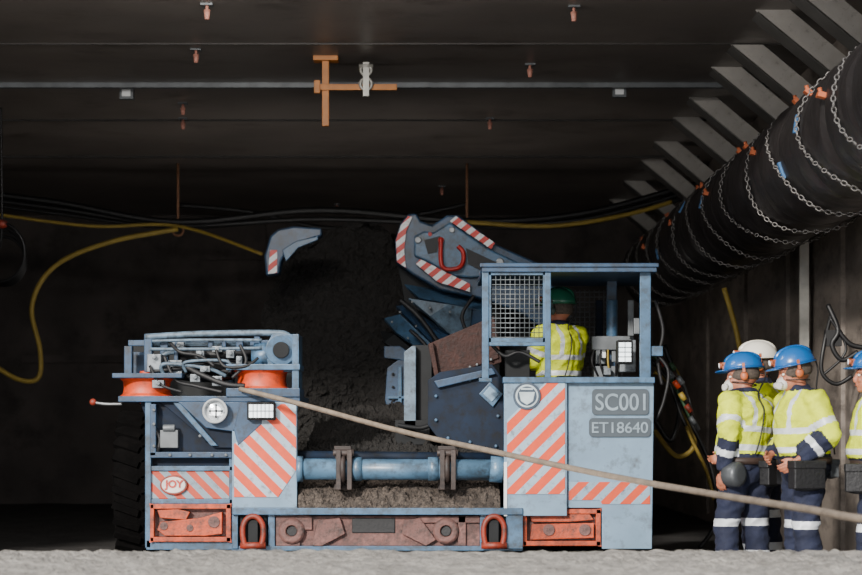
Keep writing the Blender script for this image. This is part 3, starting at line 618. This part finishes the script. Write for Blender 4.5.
# =============== PEOPLE
SKIN=mat('skin','#9c6048',0.55,0,0.1,10)
HV=mat('hi_vis_yellow','#c4cf10',0.75,0,0.2,8,bump=.6,bscale=12)
NV=mat('navy_cloth','#10172f',0.85,0,0.25,8,bump=.5,bscale=14)
RF=mat('reflective_silver','#c3c7cb',0.45,0.1,0.08,10)
BOOT=mat('boot_leather','#241d18',.7)
BELT=mat('belt_leather','#33251e',.6)
POUCH=mat('black_pouch','#0f0f12',.6,bump=.2)
CANI=mat('steel_canister','#4b4e51',.4,.4)
HAIR=mat('grey_hair','#4a4039',.9,0,.4,60)
def segd(p,a,b):
    ab=b-a; t=max(0,min(1,(p-a).dot(ab)/ab.length_squared)); return (p-(a+ab*t)).length,t
def crease(v,seed,amp):
    q=v.co; n1=noise.noise(Vector((q.x*9+seed,q.y*9,q.z*9)))
    n2=noise.noise(Vector((q.x*5+seed,q.y*5,q.z*16+q.x*9)))
    n3=1-abs(noise.noise(Vector((q.x*7+seed,q.y*7+3,q.z*13-q.y*8))))*2.4
    return v.normal*(amp*(n1*.8+n2*.9+n3*.8-.3))
def person(label,loc,yaw,s,armL,armR,helmet,head_yaw=0,seated=False,mask=None,pouches=(),lean=0.0,roll=0.0,hairm=HAIR,bulk=1.2,nod=0.0,HK=1.15):
    t=thing('person',label,'person',loc)
    M=Matrix.Translation(Vector(loc))@Matrix.Rotation(yaw,4,'Z')@Matrix.Scale(s,4)
    V=Vector
    hip={1:V((.1,0,.93)),-1:V((-.1,0,.93))}
    if seated:
        knee={k:V((.13*k,-.43,.96)) for k in (1,-1)}; ank={k:V((.14*k,-.47,.52)) for k in (1,-1)}
    else:
        knee={1:V((.14,-.07,.50)),-1:V((-.12,.01,.50))}; ank={1:V((.18,-.01,.09)),-1:V((-.14,.05,.09))}
    sh={1:V((.2,.01,1.42)),-1:V((-.2,.01,1.42))}
    arm={1:armL,-1:armR}; el={};wr={}
    for k in (1,-1): el[k]=V(arm[k][0]); wr[k]=V(arm[k][1])
    HR=Matrix.Rotation(head_yaw,4,'Z')@Matrix.Rotation(nod,4,'X')
    hr3=HR.to_3x3()
    def hp(x,y,z): return hr3@V((x*HK,y*HK,z*HK))+V((0,-.035,1.63))
    hs=lambda r:tuple(c*HK for c in r)
    LM=Matrix.Translation((0,0,.98))@Matrix.Rotation(lean,4,'X')@Matrix.Rotation(roll,4,'Y')@Matrix.Translation((0,0,-.98))
    def soft(co):
        w_=max(0,min(1,(co.z-.93)/.2)); return co.lerp(LM@co,w_)
    b=B()
    b.loft([(.84,.14,.10,0,0),(.95,.165,.115,0,0),(1.07,.145,.105,0,0),(1.2,.16,.115,0,0),(1.35,.18,.125,0,0),(1.44,.15,.10,0,0),(1.49,.07,.07,0,0)])
    b.cyl((0,0,1.44),(0,-.022,1.58),.068,.062)
    for k in (1,-1):
        b.cyl(hip[k],knee[k],.08,.055).ell(knee[k],(.055,.055,.055)).cyl(knee[k],ank[k],.052,.036)
        b.ell(ank[k]+V((0,-.06,-.045)),(.042,.12,.04))
        b.ell(sh[k],(.065,.065,.065)).cyl(sh[k],el[k],.055,.042).ell(el[k],(.042,.042,.042)).cyl(el[k],wr[k],.042,.027)
        d=(wr[k]-el[k]).normalized(); inn=V((-k,0,0)); nn=(inn-d*inn.dot(d))
        if nn.length<.2: nn=V((0,0,-1))-d*V((0,0,-1)).dot(d)
        nn.normalize(); sd=nn.cross(d).normalized()
        if sd.y>0 and abs(sd.y)>.3: sd=-sd
        R=Matrix((sd,nn,d)).transposed()
        b.ell(wr[k]+d*.02,(.026,.022,.03),R=R)
        b.ell(wr[k]+d*.06,(.040,.018,.05),R=R)
        for f in range(4):
            off=(f-1.5)*.0235; ln=(.034,.04,.037,.028)[f]
            p0=wr[k]+d*.085+sd*(-off); p1=p0+d*ln+nn*.008; p2=p1+d*ln*.6+nn*ln*.5; p3=p2+d*ln*.15+nn*ln*.6
            b.cyl(p0-d*.02,p1,.0095,.009,n=10).ell(p1,(.009,)*3,n=8,m=6).cyl(p1,p2,.009,.0085,n=10).ell(p2,(.0085,)*3,n=8,m=6).cyl(p2,p3,.0085,.0075,n=10).ell(p3,(.0075,)*3,n=8,m=6)
        p0=wr[k]+d*.03+sd*.03; p1=p0+d*.035+sd*.022+nn*.012; p2=p1+d*.03+sd*.004+nn*.012
        b.cyl(p0,p1,.012,.011,n=10).ell(p1,(.011,)*3,n=8,m=6).cyl(p1,p2,.011,.009,n=10).ell(p2,(.009,)*3,n=8,m=6)
    hb=lambda c,r:b.ell(hp(*c),hs(r),R=hr3,n=20,m=14)
    hb((0,.012,.02),(.076,.096,.098)); hb((0,-.03,-.045),(.056,.062,.068)); hb((0,-.062,-.088),(.028,.026,.022))
    hb((0,-.095,-.028),(.012,.02,.022)); hb((0,-.088,-.008),(.009,.014,.03)); hb((0,-.075,.022),(.055,.02,.012))
    hb((.03,-.068,-.03),(.022,.02,.02)); hb((-.03,-.068,-.03),(.022,.02,.02)); hb((0,-.086,-.064),(.022,.012,.009))
    hb((.078,.01,-.012),(.010,.020,.030)); hb((-.078,.01,-.012),(.010,.020,.030))
    me=b.mesh(); o=bpy.data.objects.new('tmp',me); bpy.context.collection.objects.link(o)
    me=remesh(o,.0068,2)
    for p in me.polygons: p.use_smooth=True
    for v in me.vertices: v.co=soft(v.co)
    me.transform(M); body=finish(me,'body',SKIN,t)
    b=B(); k_=bulk
    b.loft([(.92,.182*k_,.14*k_,0,0),(1.0,.186*k_,.15*k_,0,.0),(1.06,.19*k_,.16*k_,0,-.02),(1.13,.186*k_,.158*k_,0,-.02),(1.2,.186*k_,.154*k_,0,-.006),(1.35,.195*k_,.155*k_,0,.014),(1.43,.16*k_,.125*k_,0,.014),(1.48,.11,.1,0,0),(1.535,.08,.078,0,-.012)])
    for k in (1,-1):
        b.cyl(V((.09*k,0.01,1.425)),sh[k]+V((0,0,-.005)),.095,.09).ell(sh[k],(.095,.094,.088)).cyl(sh[k],el[k],.095,.08).ell(el[k],(.08,)*3)
        b.cyl(el[k],el[k].lerp(wr[k],.96),.08,.054)
    me=b.mesh(); o=bpy.data.objects.new('tmp',me); bpy.context.collection.objects.link(o)
    me=remesh(o,.0105,4)
    for p in me.polygons:
        p.use_smooth=True; c=p.center; mi=0; best=9
        for k in (1,-1):
            d1,t1=segd(c,sh[k],el[k]); d2,t2=segd(c,el[k],wr[k])
            if abs(c.x)>.165 or c.y<-.2 :
                if d2<.1 and d2<d1+.01 and t2>.02:
                    mi=1 if t2>.12 else 0
                    if .38<t2<.55: mi=2
                    best=0
                elif d1<.12 and (t1>.3):
                    mi=0
                    if .55<t1<.72: mi=2
                    best=0
        if best==9:
            z=c.z
            if z<1.03: mi=1
            elif 1.055<z<1.1 or 1.19<z<1.235: mi=2
            elif z>1.235 and .09<abs(c.x)<.125 and z<1.5: mi=2
            elif z>1.50: mi=1
        p.material_index=mi
    ds=[crease(v,loc[0]*3,.0115) for v in me.vertices]
    for v,d in zip(me.vertices,ds): v.co=soft(v.co+d)
    me.transform(M); jk=finish(me,'jacket',[HV,NV,RF],t,'yellow and navy hi-vis work shirt with silver bands')
    b=B(); b.loft([(.82,.15,.12,0,0),(.9,.2,.155,0,0),(.98,.2,.155,0,0),(1.0,.195,.15,0,0)])
    for k in (1,-1):
        b.cyl(hip[k]+V((0,0,-.02)),knee[k],.118,.095).ell(knee[k],(.095,)*3).cyl(knee[k],ank[k]+V((0,0,-.0)),.095,.088).ell(hip[k],(.12,.13,.1))
    me=b.mesh(); o=bpy.data.objects.new('tmp',me); bpy.context.collection.objects.link(o)
    me=remesh(o,.0115,4)
    for p in me.polygons:
        p.use_smooth=True; p.material_index=1 if (.50<p.center.z<.555 or .26<p.center.z<.315) else 0
    ds=[crease(v,loc[0]*5+3,.0125) for v in me.vertices]
    for v,d in zip(me.vertices,ds): v.co+=d
    me.transform(M); finish(me,'trousers',[NV,RF],t,'navy work trousers with reflective bands')
    for k in (1,-1):
        b=B().cyl(ank[k]+V((0,0,-.06)),ank[k]+V((0,0,.08)),.058,.062).ell(ank[k]+V((0,-.06,-.035)),(.055,.145,.055),zmin=-.9).box(ank[k]+V((0,-.055,-.078)),(.10,.29,.024))
        b.xf(M).make('boot',BOOT,t)
    b=B(); b.ell(hp(0,.018,.012),hs((.082,.100,.092)),R=hr3,n=20,m=12,zmin=-.45)
    b.xf(M@LM).make('hair',hairm,body)
    for k in (1,-1):
        b=B().ell(hp(.031*k,-.078,.0),hs((.0135,.01,.0085)),R=hr3,n=12,m=8).ell(hp(.031*k,-.086,.0),(.006,.004,.006),1,R=hr3,n=10,m=6)
        b.xf(M@LM).make('eye',[mat('eye_white','#ddd8d0',.3),mat('iris_dark','#1c1814',.3)],body)
    if not mask:
        B().ell(hp(0,-.0975,-.065),(.022,.004,.005),R=hr3).xf(M@LM).make('mouth',mat('lips','#8f5348',.5),body)
    else:
        mk=B().ell(hp(0,-.085,-.055),hs((.046,.042,.044)),R=hr3,n=20,m=12).cyl(hp(.03,-.105,-.06),hp(.048,-.125,-.065),.022,.024,n=16).cyl(hp(-.03,-.105,-.06),hp(-.048,-.125,-.065),.022,.024,n=16)
        mk=mk.xf(M@LM).make('respirator_mask',mat('mask_white','#bab8b2',.6),t,'white half-face respirator')
        B().torus(hp(0,0,-.05),hr3@V((0,.2,1)),.1,.005,n=28,sx=1.0,m=6).xf(M@LM).make('mask_strap',BLK,mk)
    hm=mat('helmet_'+helmet[0],helmet[1],.25,0,.05,5)
    b=B().ell(hp(0,.012,.045),hs((.108,.132,.118)),R=hr3,n=28,m=16,zmin=0.0)
    b.ell(hp(0,.008,.047),hs((.121,.150,.009)),R=hr3,n=28,m=6)
    b.ell(hp(0,-.115,.042),hs((.078,.062,.008)),R=hr3,n=20,m=6)
    b.ell(hp(0,.012,.10),hs((.016,.125,.068)),R=hr3,n=12,m=10)
    h=b.xf(M@LM).make('helmet',hm,t,helmet[0]+' hard hat')
    B().cyl(hp(0,-.115,.085),hp(0,-.14,.085),.022,.024,n=18).box(hp(0,-.11,.08),(.04,.03,.05),0,hr3).cyl(hp(0,-.14,.085),hp(0,-.145,.085),.019,n=18,mi=1).xf(M@LM).make('cap_lamp',[mat('cap_lamp_orange','#8a4522',.5),GLASS],h)
    B().tube([hp(0,.145,.06),hp(0,.15,-.02),V((.02,.13,1.48)),V((.04,.2,1.35)),V((.08,.2,1.15)),V((.12,.185,1.02))],.006,m=6).xf(M@LM).make('lamp_cord',BLK,h)
    for k in (1,-1):
        B().ell(hp(.09*k,.012,-.008),(.018,.03,.034),R=hr3).box(hp(.104*k,.012,.045),(.012,.02,.07),0,hr3).xf(M@LM).make('ear_muff',mat('ear_muff_dark','#2c3a33',.5) if seated else mat('ear_muff_orange','#a0522c',.5),h)
    b=B()
    b.loft([(.965,.235,.186,0,0),(1.015,.235,.188,0,0)],n=28)
    bl=b.xf(M).make('belt',BELT,t,'brown leather tool belt')
    for (x,y,z,w,dd,h_,m_) in pouches:
        if m_ is CANI:
            pb=B().lathe((x,y-dd/2,z),(0,1,0),[(0,.05),(.01,h_*.5),(dd-.01,h_*.5),(dd,.05)],n=24).box((x,y,z+h_*.35),(w*.9,dd*.5,h_*.25))
        else:
            pb=B().box((x,y,z),(w,dd,h_)).box((x,y,z+h_*.36),(w*1.15,dd*1.04,h_*.3)).ell((x,y,z-h_*.45),(w*.48,dd*.48,h_*.14))
        pb.xf(M).make('pouch',m_,bl,bevel=.025)
    return t
HANG_L=((.29,.07,1.16),(.27,.0,.91)); HANG_R=((-.29,.07,1.16),(-.27,.0,.91))
LOW_L=((.29,.06,1.16),(.2,-.16,1.0)); FOLD_R=((-.27,.03,1.17),(-.08,-.22,1.04))
BLUE=('blue','#195593'); WHT=('white','#d0ccc0'); GRN=('green','#1b5a44')
PG=[(.25,-.12,.89,.10,.25,.2,POUCH),(-.24,.0,.90,.08,.14,.18,POUCH),(.0,.215,.93,.14,.07,.13,GREY)]
PA=[(.245,.08,.89,.11,.14,.19,CANI),(-.24,.0,.90,.08,.14,.18,POUCH),(-.03,.22,.9,.18,.09,.18,POUCH)]
def gx(px,Y): return W(px,0,Y).x
R_=math.radians
person('person in yellow hi-vis shirt and blue hard hat leaning towards colleagues',(gx(745,-1.75),-1.75,FZ),R_(-135),1.0,HANG_L,FOLD_R,BLUE,head_yaw=R_(38),mask=True,pouches=PA,lean=R_(3),roll=R_(-5),nod=R_(6),bulk=1.22)
person('person in white hard hat standing between two colleagues',(gx(764,-1.0),-1.0,FZ),R_(-105),1.06,HANG_L,HANG_R,WHT,head_yaw=R_(15),mask=True,pouches=PG,lean=R_(2))
person('person in blue hard hat and white respirator with hands at waist',(gx(804,-2.25),-2.25,FZ),R_(-70),1.01,LOW_L,FOLD_R,BLUE,head_yaw=R_(-16),mask=True,pouches=PG,lean=R_(4),nod=R_(8),bulk=1.24)
person('person in hi-vis shirt and blue hard hat beside the tunnel wall',(gx(876,-2.5),-2.5,FZ),R_(-95),.99,HANG_L,HANG_R,BLUE,head_yaw=R_(0),pouches=PG)
person('seated operator in green helmet and yellow hi-vis shirt',(gx(560,.95),.95,sz-.83),R_(-142),1.0,((.245,-.08,1.18),(.14,-.32,1.2)),((-.245,-.08,1.18),(-.14,-.32,1.2)),GRN,head_yaw=R_(20),seated=True,HK=1.25,bulk=1.12)

# =============== LIGHT, WORLD, CAMERA
w=bpy.data.worlds.new('World'); bpy.context.scene.world=w; w.use_nodes=True
bg=w.node_tree.nodes['Background']; bg.inputs['Color'].default_value=(.9,.94,1,1); bg.inputs['Strength'].default_value=1.8
sd=bpy.data.lights.new('sun','SUN'); sd.energy=6.5; sd.angle=R_(5); sd.color=(1,.95,.88)
so=bpy.data.objects.new('sun',sd); bpy.context.collection.objects.link(so)
so.rotation_euler=Vector((.45,1,-.42)).to_track_quat('-Z','Y').to_euler()
def area(loc,dirv,sx_,sy_,e,col):
    l=bpy.data.lights.new('fill_light','AREA'); l.shape='RECTANGLE'; l.size=sx_; l.size_y=sy_; l.energy=e; l.color=col  # added fill lamp, not a fixture of the tunnel
    o=bpy.data.objects.new('fill_light',l); bpy.context.collection.objects.link(o); o.location=loc
    o.rotation_euler=Vector(dirv).to_track_quat('-Z','Y').to_euler()
area((-2,-4.1,.0),(0,.75,1),9,.5,120,(1,.95,.9))  # unseen fill behind the gravel ridge, added to brighten ceiling and duct
area((-1.2,7.5,.3),(0,.5,1),3.5,3,60,(1,.95,.9))  # added fill hidden behind the machine, lifts the deep ceiling
area((-1.6,-2.8,4.45),(.12,1,-.42),2.0,.3,190,(1,.96,.9))  # added fill above the frame, brightens coal and boom
cd=bpy.data.cameras.new('camera'); co=bpy.data.objects.new('camera',cd); bpy.context.collection.objects.link(co)
co.location=(0,CY,CZ); co.rotation_euler=(math.pi/2,0,0)
cd.sensor_width=36; cd.lens=F/862*36; cd.shift_y=(HY-287.5)/862; cd.clip_end=200
cd.dof.use_dof=True; cd.dof.focus_distance=17.8; cd.dof.aperture_fstop=2.4
bpy.context.scene.camera=co
